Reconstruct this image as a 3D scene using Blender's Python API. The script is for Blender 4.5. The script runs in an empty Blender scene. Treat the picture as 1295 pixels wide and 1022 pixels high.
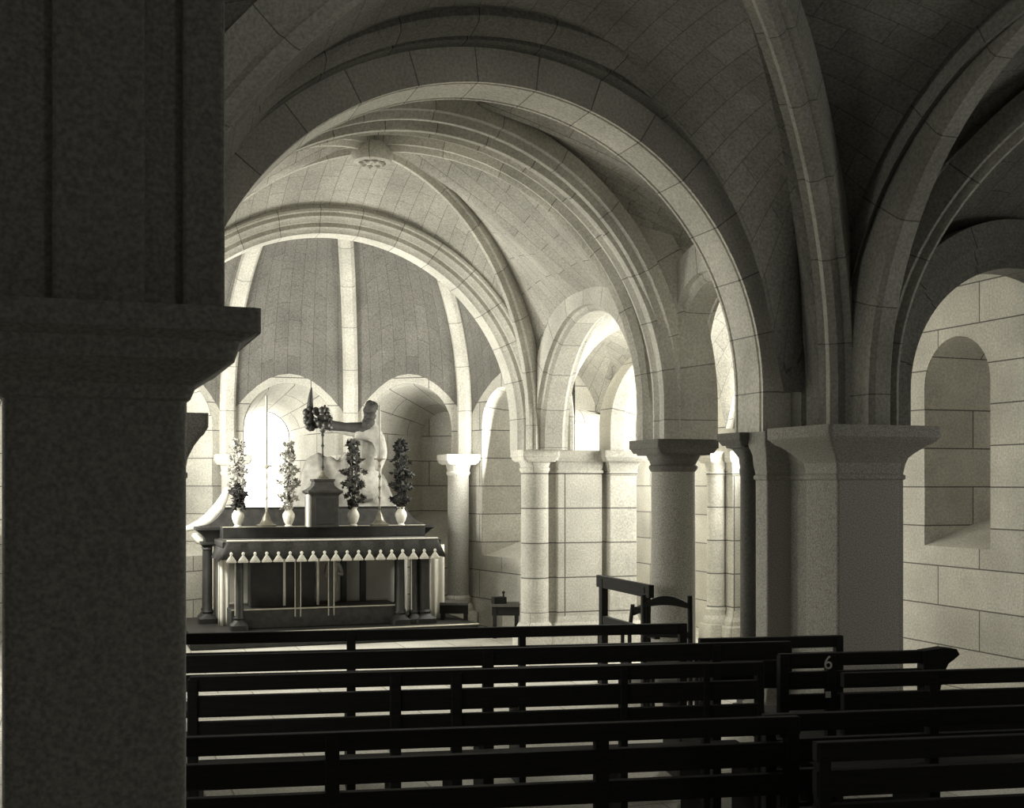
import bpy, bmesh, math, random
from mathutils import Vector, Matrix
random.seed(7)
PI = math.pi
SC = bpy.context.scene
COL = SC.collection
# ------------------------------------------------------------------ camera
TH = math.radians(19.3); EYE = 1.6; F = 1540.0; HZ = 612.0
cam = bpy.data.cameras.new('camera'); co = bpy.data.objects.new('camera', cam); COL.objects.link(co)
cam.sensor_width = 36.0; cam.lens = 36.0 * F / 1295.0; cam.shift_y = (HZ - 511.0) / 1295.0; cam.shift_x = (647.5 - 640.0) / 1295.0
cam.clip_start = 0.02; cam.clip_end = 100
co.location = (0, 0, EYE); co.rotation_euler = (PI / 2, 0, -TH)
SC.camera = co
# ------------------------------------------------------------------ world, lights, exposure
w = bpy.data.worlds.new('world'); SC.world = w; w.use_nodes = True
w.node_tree.nodes['Background'].inputs[0].default_value = (1.0, 0.98, 0.90, 1)
w.node_tree.nodes['Background'].inputs[1].default_value = 0.034
SC.view_settings.view_transform = 'Standard'; SC.view_settings.look = 'None'
SC.view_settings.exposure = 0.0; SC.view_settings.gamma = 1.0; SC.view_settings.use_curve_mapping = False
WARM = (1.0, 0.97, 0.86)
def area(name, loc, direction, sx, sy, power):
    l = bpy.data.lights.new(name, 'AREA'); l.shape = 'RECTANGLE'; l.size = sx; l.size_y = sy; l.energy = power; l.color = WARM
    o = bpy.data.objects.new(name, l); COL.objects.link(o); o.location = loc
    o.rotation_euler = Vector(direction).to_track_quat('-Z', 'Z').to_euler(); return o
# daylight entering by the windows (each lamp lies in its window opening); the one behind is added fill
area('daylight_apse_left', (0.42, 12.3, 2.0), (1, 0.05, 0.12), 0.7, 1.3, 130)
area('daylight_apse_right', (4.35, 12.3, 2.0), (-1, 0.0, 0.15), 0.6, 1.2, 75)
area('daylight_left_aisle_near', (-2.05, 4.4, 2.0), (1, 0.5, -0.1), 0.8, 1.2, 10)
area('daylight_left_aisle_mid', (-2.05, 7.6, 2.0), (1, 0.1, -0.2), 0.8, 1.2, 14)
area('daylight_left_aisle_far', (-2.05, 9.9, 2.0), (1, 0.1, -0.1), 0.8, 1.2, 85)
area('fill_light_behind', (4.4, -2.42, 2.0), (0.0, 1, -0.05), 1.2, 1.8, 11)  # added fill lamp behind the viewer, not a known entrance
area('daylight_right_aisle_near', (6.45, 4.2, 2.1), (-1, 0.2, 0.0), 0.7, 1.2, 5)
area('daylight_right_aisle_mid', (6.42, 10.1, 2.1), (-1, 0.0, 0.0), 0.8, 1.3, 110)
area('daylight_right_aisle_far', (6.42, 12.6, 2.1), (-1, -0.1, 0.0), 0.8, 1.3, 90)

ZC = 1.93      # top of every capital
ZS = 2.17      # springing level
XC = 2.25      # nave axis
# ------------------------------------------------------------------ helpers
def P(px, y, d):
    l = (px - 640.0) / F * d
    return Vector((d * math.sin(TH) + l * math.cos(TH), d * math.cos(TH) - l * math.sin(TH), EYE + (HZ - y) / F * d))
def new_mat(name):
    m = bpy.data.materials.new(name); m.use_nodes = True
    return m, m.node_tree.nodes, m.node_tree.links, m.node_tree.nodes['Principled BSDF']
def g(v, t=0.06):
    return (v, v * (1 - t * 0.4), v * (1 - t * 1.9), 1)
def stone(name, base, bw, bh, mortar=0.006, off=0.5, speck=0.25, fine=60, mdark=0.22, rough=0.9, bump=0.25):
    m, N, L, B = new_mat(name)
    uv = N.new('ShaderNodeTexCoord')
    br = N.new('ShaderNodeTexBrick'); br.offset = off
    br.inputs['Scale'].default_value = 1.0; br.inputs['Brick Width'].default_value = bw; br.inputs['Row Height'].default_value = bh
    br.inputs['Mortar Size'].default_value = mortar; br.inputs['Mortar Smooth'].default_value = 0.3
    br.inputs['Color1'].default_value = g(base * 1.08); br.inputs['Color2'].default_value = g(base * 0.9); br.inputs['Mortar'].default_value = g(base * mdark)
    L.new(uv.outputs['UV'], br.inputs['Vector'])
    n1 = N.new('ShaderNodeTexNoise'); n1.inputs['Scale'].default_value = fine; n1.inputs['Detail'].default_value = 4
    n2 = N.new('ShaderNodeTexNoise'); n2.inputs['Scale'].default_value = 2.2; n2.inputs['Detail'].default_value = 5
    L.new(uv.outputs['Object'], n1.inputs['Vector']); L.new(uv.outputs['Object'], n2.inputs['Vector'])
    r1 = N.new('ShaderNodeMapRange'); r1.inputs[1].default_value = 0.3; r1.inputs[2].default_value = 0.7; r1.inputs[3].default_value = 1 - speck; r1.inputs[4].default_value = 1 + speck * 0.6
    r2 = N.new('ShaderNodeMapRange'); r2.inputs[1].default_value = 0.3; r2.inputs[2].default_value = 0.7; r2.inputs[3].default_value = 0.8; r2.inputs[4].default_value = 1.12
    L.new(n1.outputs[0], r1.inputs[0]); L.new(n2.outputs[0], r2.inputs[0])
    mu = N.new('ShaderNodeMath'); mu.operation = 'MULTIPLY'; L.new(r1.outputs[0], mu.inputs[0]); L.new(r2.outputs[0], mu.inputs[1])
    vm = N.new('ShaderNodeVectorMath'); vm.operation = 'SCALE'; L.new(br.outputs['Color'], vm.inputs[0]); L.new(mu.outputs[0], vm.inputs['Scale'])
    L.new(vm.outputs[0], B.inputs['Base Color']); B.inputs['Roughness'].default_value = rough
    bp = N.new('ShaderNodeBump'); bp.inputs['Strength'].default_value = bump; bp.inputs['Distance'].default_value = 0.01
    L.new(n1.outputs[0], bp.inputs['Height']); L.new(bp.outputs[0], B.inputs['Normal'])
    return m
def plain(name, base, rough=0.7, speck=0.15, scale=30, metallic=0.0, tint=0.06, stretch=(1, 1, 1)):
    m, N, L, B = new_mat(name)
    tc = N.new('ShaderNodeTexCoord'); mp = N.new('ShaderNodeMapping'); mp.inputs['Scale'].default_value = stretch
    n1 = N.new('ShaderNodeTexNoise'); n1.inputs['Scale'].default_value = scale; n1.inputs['Detail'].default_value = 4
    L.new(tc.outputs['Object'], mp.inputs[0]); L.new(mp.outputs[0], n1.inputs['Vector'])
    cr = N.new('ShaderNodeValToRGB'); cr.color_ramp.elements[0].position = 0.3; cr.color_ramp.elements[1].position = 0.7
    cr.color_ramp.elements[0].color = g(base * (1 - speck), tint); cr.color_ramp.elements[1].color = g(base * (1 + speck), tint)
    L.new(n1.outputs[0], cr.inputs[0]); L.new(cr.outputs[0], B.inputs['Base Color'])
    B.inputs['Roughness'].default_value = rough; B.inputs['Metallic'].default_value = metallic
    return m
def emis(name, s):
    m, N, L, B = new_mat(name)
    B.inputs['Base Color'].default_value = g(0.8); B.inputs['Emission Color'].default_value = (1, 0.98, 0.9, 1); B.inputs['Emission Strength'].default_value = s
    return m
M = dict(
    wall=stone('ashlar_wall', 0.60, 0.95, 0.315, 0.006),
    wall_block=stone('ashlar_pier', 0.55, 0.9, 0.34, 0.007, off=0.0),
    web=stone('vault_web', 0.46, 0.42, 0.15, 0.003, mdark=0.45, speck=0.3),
    web_shaded=stone('vault_web_shaded', 0.20, 0.42, 0.15, 0.003, mdark=0.5, speck=0.35),  # darker copy of the vault web, dimness of the bay put into its colour
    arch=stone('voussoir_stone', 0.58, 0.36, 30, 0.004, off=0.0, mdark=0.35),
    arch_lit=stone('lit_voussoir_stone', 0.74, 0.36, 30, 0.004, off=0.0, mdark=0.35),  # same voussoir stone, lightened to carry the chancel light on the soffit
    arch_shaded=stone('shaded_voussoir_stone', 0.22, 0.40, 30, 0.003, off=0.0, speck=0.35),  # same voussoir stone, darkened: shade of the near faces put into the colour
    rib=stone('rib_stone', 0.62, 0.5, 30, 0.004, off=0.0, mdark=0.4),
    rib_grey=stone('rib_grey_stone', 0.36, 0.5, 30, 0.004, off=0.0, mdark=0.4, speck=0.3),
    floor=stone('floor_flags', 0.62, 0.5, 0.5, 0.006, mdark=0.5),
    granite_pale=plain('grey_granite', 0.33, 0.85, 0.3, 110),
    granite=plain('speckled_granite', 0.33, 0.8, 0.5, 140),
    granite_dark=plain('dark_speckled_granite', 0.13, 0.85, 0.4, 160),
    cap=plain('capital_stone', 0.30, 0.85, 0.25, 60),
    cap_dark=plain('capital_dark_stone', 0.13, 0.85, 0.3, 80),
    wood=plain('dark_pew_wood', 0.010, 0.9, 0.4, 8, stretch=(1, 12, 12)),
    altar=plain('dark_altar_wood', 0.022, 0.55, 0.4, 10),
    altar2=plain('altar_panel_wood', 0.035, 0.6, 0.4, 18),
    gilt=plain('gilt_edge', 0.55, 0.35, 0.1, 30, 0.3, 0.1),
    white=plain('white_cloth', 0.85, 0.9, 0.04, 20),
    dcloth=plain('dark_brocade', 0.028, 0.85, 0.5, 60),
    lace=plain('pale_lace', 0.6, 0.85, 0.15, 60),
    marble=plain('pale_marble', 0.72, 0.5, 0.08, 6),
    porcelain=plain('white_porcelain', 0.75, 0.35, 0.05, 10),
    plaster=plain('statue_plaster', 0.30, 0.7, 0.25, 14),
    hair=plain('dark_painted_plaster', 0.03, 0.8, 0.3, 14),
    brass=plain('tarnished_brass', 0.25, 0.4, 0.3, 20, 0.6, 0.12),
    bronze=plain('dark_bronze', 0.03, 0.5, 0.3, 20),
    wax=plain('candle_wax', 0.28, 0.6, 0.05, 10),
    leafd=plain('dark_silk_flowers', 0.012, 0.8, 0.5, 20),
    leafp=plain('pale_silk_flowers', 0.33, 0.85, 0.3, 20),
    leafm=plain('grey_silk_flowers', 0.05, 0.85, 0.5, 20),
    straw=plain('rush_seat', 0.10, 0.9, 0.3, 60),
    paint=plain('white_paint', 0.8, 0.7, 0.05, 10),
    iron=plain('black_iron', 0.02, 0.6, 0.2, 10),
    glass=emis('daylit_window_glass', 5.0), glass_dim=emis('dim_window_glass', 0.25))
def tag(o, label=None, cat=None, group=None, kind=None):
    if label: o['label'] = label
    if cat: o['category'] = cat
    if group: o['group'] = group
    if kind: o['kind'] = kind
    return o
def empty(name, loc, rz=0, label=None, cat=None, group=None):
    o = bpy.data.objects.new(name, None); COL.objects.link(o); o.location = loc; o.rotation_euler = (0, 0, rz); o.empty_display_size = 0.1
    return tag(o, label, cat, group)
class MB:
    def __init__(s): s.v = []; s.f = []; s.uv = []
    def face(s, idx, uvs=None): s.f.append(tuple(idx)); s.uv.append(uvs)
    def add(s, pts): n = len(s.v); s.v += [tuple(p) for p in pts]; return n
    def box(s, x0, x1, y0, y1, z0, z1, b=0.0, mtx=None):
        pts = [(x, y, z) for z in (z0, z1) for (x, y) in ((x0, y0), (x1, y0), (x1, y1), (x0, y1))]
        if mtx: pts = [mtx @ Vector(p) for p in pts]
        n = s.add(pts)
        for q in ((0, 3, 2, 1), (4, 5, 6, 7), (0, 1, 5, 4), (1, 2, 6, 5), (2, 3, 7, 6), (3, 0, 4, 7)): s.face([n + i for i in q])
        return s
    def loft(s, cx, cy, lv, n=28, rot=0.0):
        # lv: (z, halfx, halfy, exponent)
        base = len(s.v); per = 0
        for (z, hx, hy, e) in lv:
            for i in range(n):
                a = 2 * PI * (i + 0.5) / n + 0
                c, q = math.cos(a), math.sin(a)
                x = hx * math.copysign(abs(c) ** (2.0 / e), c); y = hy * math.copysign(abs(q) ** (2.0 / e), q)
                s.v.append((cx + x * math.cos(rot) - y * math.sin(rot), cy + x * math.sin(rot) + y * math.cos(rot), z))
        k = len(lv); pr = 2 * PI * max(l[1] for l in lv)
        for j in range(k - 1):
            for i in range(n):
                i2 = (i + 1) % n
                u0, u1 = pr * i / n, pr * (i + 1) / n; z0, z1 = lv[j][0], lv[j + 1][0]
                s.face([base + j * n + i, base + j * n + i2, base + (j + 1) * n + i2, base + (j + 1) * n + i], [(u0, z0), (u1, z0), (u1, z1), (u0, z1)])
        s.face([base + i for i in range(n)][::-1]); s.face([base + (k - 1) * n + i for i in range(n)])
        return s
    def tube(s, pts, r, n=8):
        pts = [Vector(p) for p in pts]; rs = r if isinstance(r, (list, tuple)) else [r] * len(pts)
        base = len(s.v); up = None
        for k, p in enumerate(pts):
            t = (pts[min(k + 1, len(pts) - 1)] - pts[max(k - 1, 0)]).normalized()
            if up is None: up = t.orthogonal().normalized()
            a = (up - t * up.dot(t)).normalized(); b = t.cross(a); up = a
            for i in range(n):
                an = 2 * PI * i / n; s.v.append(tuple(p + (a * math.cos(an) + b * math.sin(an)) * rs[k]))
        for k in range(len(pts) - 1):
            for i in range(n):
                i2 = (i + 1) % n; s.face([base + k * n + i, base + k * n + i2, base + (k + 1) * n + i2, base + (k + 1) * n + i])
        s.face([base + i for i in range(n)][::-1]); s.face([base + (len(pts) - 1) * n + i for i in range(n)])
        return s
    def build(s, name, mat, parent=None, smooth=None, solid=None, bevel=None):
        me = bpy.data.meshes.new(name); me.from_pydata(s.v, [], s.f)
        ul = me.uv_layers.new(name='UVMap'); li = 0
        for pi, p in enumerate(me.polygons):
            cu = s.uv[pi]; nn = p.normal
            for k in range(p.loop_total):
                if cu: ul.data[p.loop_start + k].uv = cu[k]
                else:
                    c = s.v[s.f[pi][k]]
                    if abs(nn.z) > 0.75: q = (c[0], c[1])
                    elif abs(nn.x) > abs(nn.y): q = (c[1], c[2])
                    else: q = (c[0], c[2])
                    ul.data[p.loop_start + k].uv = q
        me.materials.append(mat); me.update()
        if smooth:
            me.polygons.foreach_set('use_smooth', [True] * len(me.polygons)); me.set_sharp_from_angle(angle=math.radians(smooth))
        o = bpy.data.objects.new(name, me); COL.objects.link(o)
        if parent:
            o.parent = parent; o.matrix_parent_inverse = Matrix.Identity(4)
            if s.__dict__.get('world'):
                o.matrix_parent_inverse = (Matrix.Translation(parent.location) @ parent.rotation_euler.to_matrix().to_4x4()).inverted()
        if solid:
            md = o.modifiers.new('solidify', 'SOLIDIFY'); md.thickness = solid[0]; md.offset = solid[1]
        if bevel:
            md = o.modifiers.new('bevel', 'BEVEL'); md.width = bevel; md.segments = 2; md.limit_method = 'ANGLE'
        return o
def WM(): m = MB(); m.world = True; return m     # mesh written in world coordinates even under a parent
def struct(o): o['kind'] = 'structure'; return o
# arches: profile polygon (dr, a) swept round an (elliptic) half ring with stilts down to z0
def arch_mb(c, dirv, Rx, Rz, zs, z0, prof, a0=0.0, a1=PI, n=40, m=None, stilt=True):
    m = m or WM(); d = Vector((dirv[0], dirv[1], 0)).normalized(); ax = Vector((-d.y, d.x, 0))
    st = []
    def sec(ang, zoff=0.0):
        return [(c[0] + d.x * (-math.cos(ang)) * (Rx + dr) + ax.x * a, c[1] + d.y * (-math.cos(ang)) * (Rx + dr) + ax.y * a, zs + (Rz + dr) * math.sin(ang) + zoff) for dr, a in prof]
    L = 0.0
    if stilt and a0 <= 0 and z0 < zs: st.append((sec(0.0, z0 - zs), 0.0)); L = zs - z0
    prev = None
    for k in range(n + 1):
        an = a0 + (a1 - a0) * k / n
        q = Vector((-math.cos(an) * Rx, math.sin(an) * Rz))
        if prev is not None: L += (q - prev).length
        prev = q; st.append((sec(an), L))
    if stilt and a1 >= PI - 1e-6 and z0 < zs: st.append((sec(PI, z0 - zs), L + zs - z0))
    np_ = len(prof); cum = [0.0]
    for i in range(np_):
        a, b = prof[i], prof[(i + 1) % np_]; cum.append(cum[-1] + math.hypot(a[0] - b[0], a[1] - b[1]))
    base = len(m.v)
    for s_, _ in st: m.v += s_
    for k in range(len(st) - 1):
        for i in range(np_):
            i2 = (i + 1) % np_
            m.face([base + k * np_ + i, base + (k + 1) * np_ + i, base + (k + 1) * np_ + i2, base + k * np_ + i2],
                   [(st[k][1], cum[i] + .01), (st[k + 1][1], cum[i] + .01), (st[k + 1][1], cum[i + 1] + .01), (st[k][1], cum[i + 1] + .01)])
    m.face([base + i for i in range(np_)]); m.face([base + (len(st) - 1) * np_ + i for i in range(np_)][::-1])
    return m
# ------------------------------------------------------------------ floor
MB().box(-2.4, 7.2, -2.6, 16.5, -0.2, 0.0).build('floor', M['floor'])['kind'] = 'structure'
# ------------------------------------------------------------------ walls with round-headed openings
def outline(sc, a, zb, zs, n=20):
    pts = [(sc - a, zb)]
    for k in range(n + 1):
        t = PI * k / n; pts.append((sc - a * math.cos(t), zs + a * math.sin(t)))
    pts.append((sc + a, zb)); return pts
def panel(m, O, e, nrm, s0, s1, z0, z1, hole=None, steps=None, thick=0.0):
    """flat wall from s0 to s1; hole=(sc,a,zb,zs); steps=[(depth,a,zb,zs),...] further outlines going outward"""
    O = Vector(O); e = Vector(e).normalized(); nn = Vector(nrm).normalized()
    def pt(s, z, d=0.0): return O + e * s + nn * d + Vector((0, 0, z))
    def quad(a, b, c, d):
        n = m.add([pt(*q) for q in (a, b, c, d)]); m.face([n, n + 1, n + 2, n + 3], [(q[0], q[1]) for q in (a, b, c, d)])
    if not hole: quad((s0, z0), (s1, z0), (s1, z1), (s0, z1))
    else:
        sc, a, zb, zs = hole
        quad((s0, z0), (sc - a, z0), (sc - a, z1), (s0, z1)); quad((sc + a, z0), (s1, z0), (s1, z1), (sc + a, z1))
        quad((sc - a, z0), (sc + a, z0), (sc + a, zb), (sc - a, zb))
        ol = outline(sc, a, zb, zs)
        for k in range(1, len(ol) - 2):
            p, q = ol[k], ol[k + 1]; quad(p, q, (q[0], z1), (p[0], z1))
        prev = [(p[0], p[1], 0.0) for p in ol]; L = [0.0]
        for k in range(1, len(ol)): L.append(L[-1] + math.hypot(ol[k][0] - ol[k - 1][0], ol[k][1] - ol[k - 1][1]))
        dv = 0.0
        for stp in steps:
            dp, a2, zb2, zs2 = stp[:4]
            cur = [(p[0], p[1], dp) for p in outline(sc + (stp[4] if len(stp) > 4 else 0.0), a2, zb2, zs2)]
            step = math.hypot(dp - prev[0][2], a2 - a) or 0.1; a = a2
            for k in range(len(cur)):
                k2 = (k + 1) % len(cur)
                n = m.add([pt(*prev[k]), pt(*prev[k2]), pt(*cur[k2]), pt(*cur[k])])
                if k in (0, len(cur) - 2):    # jambs: horizontal courses
                    uv = [(dv, prev[k][1]), (dv, prev[k2][1]), (dv + step, cur[k2][1]), (dv + step, cur[k][1])]
                elif k2 == 0: uv = [(dv, 0.1), (dv + .1, 0.1), (dv + .1, 0.2), (dv, 0.2)]
                else: uv = [(dv, L[k]), (dv, L[k2]), (dv + step, L[k2]), (dv + step, L[k])]
                m.face([n, n + 1, n + 2, n + 3], uv)
            prev = cur; dv += step
    return m
def window(name, O, e, nrm, sc, a, zb, zs, depth, gm):
    O = Vector(O); e = Vector(e).normalized(); nn = Vector(nrm).normalized()
    r = empty(name, O + e * sc + nn * depth + Vector((0, 0, zb))); r['kind'] = 'structure'
    ol = outline(sc, a + 0.01, zb, zs)
    m = WM(); n = m.add([O + e * s + nn * (depth - 0.01) + Vector((0, 0, z)) for s, z in ol]); m.face(list(range(n, n + len(ol))))
    m.build('pane', gm, r)
    f = WM(); f.tube([O + e * s + nn * (depth - 0.02) + Vector((0, 0, z)) for s, z in ol] + [O + e * (sc - a) + nn * (depth - 0.02) + Vector((0, 0, zb))], 0.012, 6); f.build('window_frame', M['iron'], r)
    return r
WX = 6.5
# right aisle wall: one mesh, three window bays
m = WM()
for (y0, y1, yc) in ((2.0, 6.4, 4.2), (6.4, 8.6, 7.86), (8.6, 11.2, 10.1), (11.2, 14.2, 12.6)):
    if yc == 7.86: panel(m, (WX, 0, 0), (0, 1, 0), (1, 0, 0), y0, y1, 0, 4.6, (yc, 0.38, 1.10, 2.38), [(1.0, 0.36, 1.45, 2.38)])
    else: panel(m, (WX, 0, 0), (0, 1, 0), (1, 0, 0), y0, y1, 0, 4.6, (yc, 0.42, 1.15, 2.3), [(0.35, 0.33, 1.3, 2.3)])
struct(m.build('wall_right', M['wall']))
window('window_1', (WX, 0, 0), (0, 1, 0), (1, 0, 0), 7.86, 0.36, 1.45, 2.38, 1.0, M['glass_dim'])
for i, yc in enumerate((4.2, 10.1, 12.6)):
    window('window_%d' % (i + 2), (WX, 0, 0), (0, 1, 0), (1, 0, 0), yc, 0.33, 1.3, 2.3, 0.35, M['glass'])
# left aisle wall
LX = -2.1
m = WM()
for (y0, y1, yc) in ((2.0, 6.0, 4.4), (6.0, 8.8, 7.6), (8.8, 11.2, 9.9), (11.2, 14.2, 12.6)):
    panel(m, (LX, 0, 0), (0, 1, 0), (-1, 0, 0), y0, y1, 0, 4.6, (yc, 0.42, 1.15, 2.3), [(0.35, 0.33, 1.3, 2.3)])
struct(m.build('wall_left', M['wall']))
for i, yc in enumerate((4.4, 7.6, 9.9, 12.6)):
    window('window_%d' % (i + 5), (LX, 0, 0), (0, 1, 0), (-1, 0, 0), yc, 0.33, 1.3, 2.3, 0.35, M['glass'])
# end walls of the aisles
m = WM(); panel(m, (0, 14.2, 0), (1, 0, 0), (0, 1, 0), 4.6, 6.9, 0, 4.6, (5.55, 0.5, 1.1, 2.2), [(0.15, 0.45, 1.1, 2.2), (0.15, 0.36, 1.15, 2.2), (0.6, 0.3, 1.3, 2.2)]); struct(m.build('wall_right_end', M['wall']))
window('window_9', (0, 14.2, 0), (1, 0, 0), (0, 1, 0), 5.55, 0.3, 1.3, 2.2, 0.6, M['glass'])
m = WM(); panel(m, (0, 14.2, 0), (1, 0, 0), (0, 1, 0), -2.6, -0.1, 0, 4.6, (-1.0, 0.5, 1.1, 2.2), [(0.15, 0.45, 1.1, 2.2), (0.15, 0.36, 1.15, 2.2), (0.6, 0.3, 1.3, 2.2)]); struct(m.build('wall_left_end', M['wall']))
window('window_10', (0, 14.2, 0), (1, 0, 0), (0, 1, 0), -1.0, 0.3, 1.3, 2.2, 0.6, M['glass'])
# added back wall and window, unseen behind the viewer, housing the fill lamp
m = WM(); panel(m, (0, -2.5, 0), (1, 0, 0), (0, -1, 0), 1.2, 6.9, 0, 4.6, (4.4, 0.7, 1.0, 2.3), [(0.3, 0.66, 1.05, 2.3)]); struct(m.build('wall_back_added', M['wall']))
window('window_16', (0, -2.5, 0), (1, 0, 0), (0, -1, 0), 4.4, 0.66, 1.05, 2.3, 0.3, M['glass_dim'])
# apse: five sides of a decagon
AX, AY, AR = 2.30, 11.95, 2.35
V = [Vector((AX + AR * math.cos(math.radians(a)), AY + AR * math.sin(math.radians(a)), 0)) for a in (0, 36, 72, 108, 144, 180)]
V = [Vector((V[0].x, 11.2, 0))] + V[1:5] + [Vector((V[5].x, 11.2, 0))]
m = WM(); fac = []
for k in range(5):
    a, b = V[k], V[k + 1]; e = (b - a); L = e.length; e.normalize(); n = Vector((-e.y, e.x, 0))
    mid = (a + b) / 2
    if n.dot(mid - Vector((AX, AY, 0))) < 0: n = -n
    sc = L / 2 if 0 < k < 4 else (L - 1.4 / 2 - 0.05 if k == 0 else 0.75)
    ww = 0.53 if 0 < k < 4 else 0.42; dw = 0.13 if k == 2 else 0.0
    panel(m, a, e, n, 0, L, 0, 3.1, (sc, ww, 0.8, 2.24), [(0.05, ww - 0.02, 0.8, 2.24), (1.3, ww - 0.2, 1.25, 2.18, dw)])
    if k == 1:
        ol = outline(sc, ww - 0.2, 1.25, 2.18); nn_ = m.add([a + e * s_ + n * 1.3 + Vector((0, 0, z_)) for s_, z_ in ol]); m.face(list(range(nn_, nn_ + len(ol))), [(q_[0], q_[1]) for q_ in ol])
    fac.append((a, e, n, sc + dw, ww, L))
struct(m.build('wall_apse', M['wall']))
for k, (a, e, n, sc, ww, L) in enumerate(fac):
    if k != 1: window('window_%d' % (11 + k), a, e, n, sc, ww - 0.2, 1.25, 2.18, 1.3, M['glass'])
# ------------------------------------------------------------------ vault webs
def prof_w(u, rho, zs, apex):
    u = abs(u)
    return zs + (apex - zs) * math.sqrt(max(0.0, 1 - (u / rho) ** 2)) if u < rho else zs
def vault(name, x0, x1, y0, y1, H, ax_, ay_, mat, rx=0.88, ry=0.88, zsx=ZS, zsy=ZS, zd=ZS, clip=None):
    """ax_: apex of the arches on the sides x=const, ay_: on y=const"""
    m = WM(); cx, cy, hx, hy = (x0 + x1) / 2, (y0 + y1) / 2, (x1 - x0) / 2, (y1 - y0) / 2
    NA, NB = 40, 10
    for side in range(4):
        h_t = hx if side < 2 else hy; rho = rx if side < 2 else ry
        apex = ay_ if side < 2 else ax_; zs = zsy if side < 2 else zsx
        grid = []; L = 0; pu = None
        for i in range(NA + 1):
            u = math.sin((i / NA - 0.5) * PI); row = []
            zD = zd + (H - zd) * math.sqrt(max(0.0, 1 - u * u)); zW = prof_w(u, rho, zs, apex)
            if pu is not None: L += math.hypot((u - pu[0]) * h_t, zD - pu[1])
            pu = (u, zD)
            for j in range(NB + 1):
                b = j / NB; v = abs(u) + (1 - abs(u)) * b; z = zD + (zW - zD) * b + 0.06 * math.sin(PI * b) * (1 - abs(u))
                sg = 1 if side % 2 == 0 else -1
                if side < 2: p = (cx + u * hx, cy + sg * v * hy, z); ln = v * hy
                else: p = (cx + sg * v * hx, cy + u * hy, z); ln = v * hx
                row.append((p, (ln, L)))
            grid.append(row)
        base = len(m.v)
        for row in grid: m.v += [q[0] for q in row]
        for i in range(NA):
            for j in range(NB):
                ids = [(i, j), (i + 1, j), (i + 1, j + 1), (i, j + 1)]
                if clip and max(grid[a][b][0][1] for a, b in ids) < clip[0] and min(grid[a][b][0][2] for a, b in ids) < clip[1] and max(grid[a][b][0][0] for a, b in ids) < 2: continue
                if side in (0, 3): ids = ids[::-1]
                m.face([base + a * (NB + 1) + b for a, b in ids], [grid[a][b][1] for a, b in ids])
    o = m.build(name, mat, smooth=50); return struct(o)
RIBP = lambda w, h: [(0.02, -w * 0.22), (0.0, -w * 0.12), (0.0, w * 0.12), (0.02, w * 0.22), (0.045, w * 0.28), (0.05, w * 0.5), (h, w * 0.5), (h, -w * 0.5), (0.05, -w * 0.5), (0.045, -w * 0.28)]
def diag(label, x0, y0, x1, y1, H, zs, w=0.15, h=0.2, mat='rib', group=None, drop=0.16, z0=ZC):
    c = ((x0 + x1) / 2, (y0 + y1) / 2); R = math.hypot(x1 - x0, y1 - y0) / 2
    return tag(arch_mb(c, (x1 - x0, y1 - y0), R - 0.12, H - drop - zs, zs, z0, RIBP(w, h), n=48).build('vault_rib', M[mat], smooth=35), label, 'rib', group)
# nave, front bay
vault('ceiling', XC - 2.02, XC + 2.02, 2.3, 6.55, 4.22, 4.0, 4.2, M['web_shaded'], rx=0.9, ry=0.9, clip=(3.4, 3.3))
vault('ceiling', XC - 2.02, XC + 2.02, 7.0, 8.15, 4.12, 3.45, 4.08, M['web'], rx=0.92, ry=1.0, zsx=3.1)
vault('ceiling', XC - 2.02, XC + 2.02, 8.4, 11.2, 4.46, 3.18, 4.12, M['web'], rx=0.92, ry=0.9)
# aisles
for (xa, xb) in ((4.27, WX), (LX, 0.2)):
    vault('ceiling', xa, xb, 2.3, 6.4, 4.05, 3.9, 3.2, M['web_shaded'], rx=0.78, ry=0.9, clip=(3.4, 3.3))
    vault('ceiling', xa, xb, 6.4, 11.1, 3.75, 3.5, 3.2, M['web'], rx=0.78, ry=0.96)
    vault('ceiling', xa, xb, 11.1, 14.2, 3.5, 3.2, 3.2, M['web'], rx=0.78, ry=0.85)
# apse vault: gores between ribs rising to a keystone
KEY = Vector((AX, AY - 0.35, 4.95))
def gore_pt(A, B, s, t):
    a = A.lerp(B, s); r = 1 - t
    ang = t * PI / 2
    zb = 2.28 + 0.60 * math.sin(PI * s) ** 0.8
    p = Vector((KEY.x + (a.x - KEY.x) * math.cos(ang), KEY.y + (a.y - KEY.y) * math.cos(ang), zb + (KEY.z - zb) * math.sin(ang)))
    bul = math.sin(PI * s) * 0.16 * math.sin(PI * min(1, t * 1.3)) ** 1
    d = (a - Vector((KEY.x, KEY.y, 0))); d.z = 0; d.normalize()
    return p + Vector((0, 0, bul * 0.5))
m = WM()
for k in range(5):
    A, B = V[k], V[k + 1]; NS, NT = 12, 24; base = len(m.v); LL = (B - A).length
    for i in range(NS + 1):
        for j in range(NT + 1): m.v.append(tuple(gore_pt(A, B, i / NS, j / NT)))
    for i in range(NS):
        for j in range(NT):
            ids = [(i, j), (i, j + 1), (i + 1, j + 1), (i + 1, j)]
            m.face([base + a * (NT + 1) + b for a, b in ids], [(b / NT * 3.6, a / NS * LL) for a, b in ids])
struct(m.build('ceiling_apse', M['web_shaded'], smooth=60))
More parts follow.
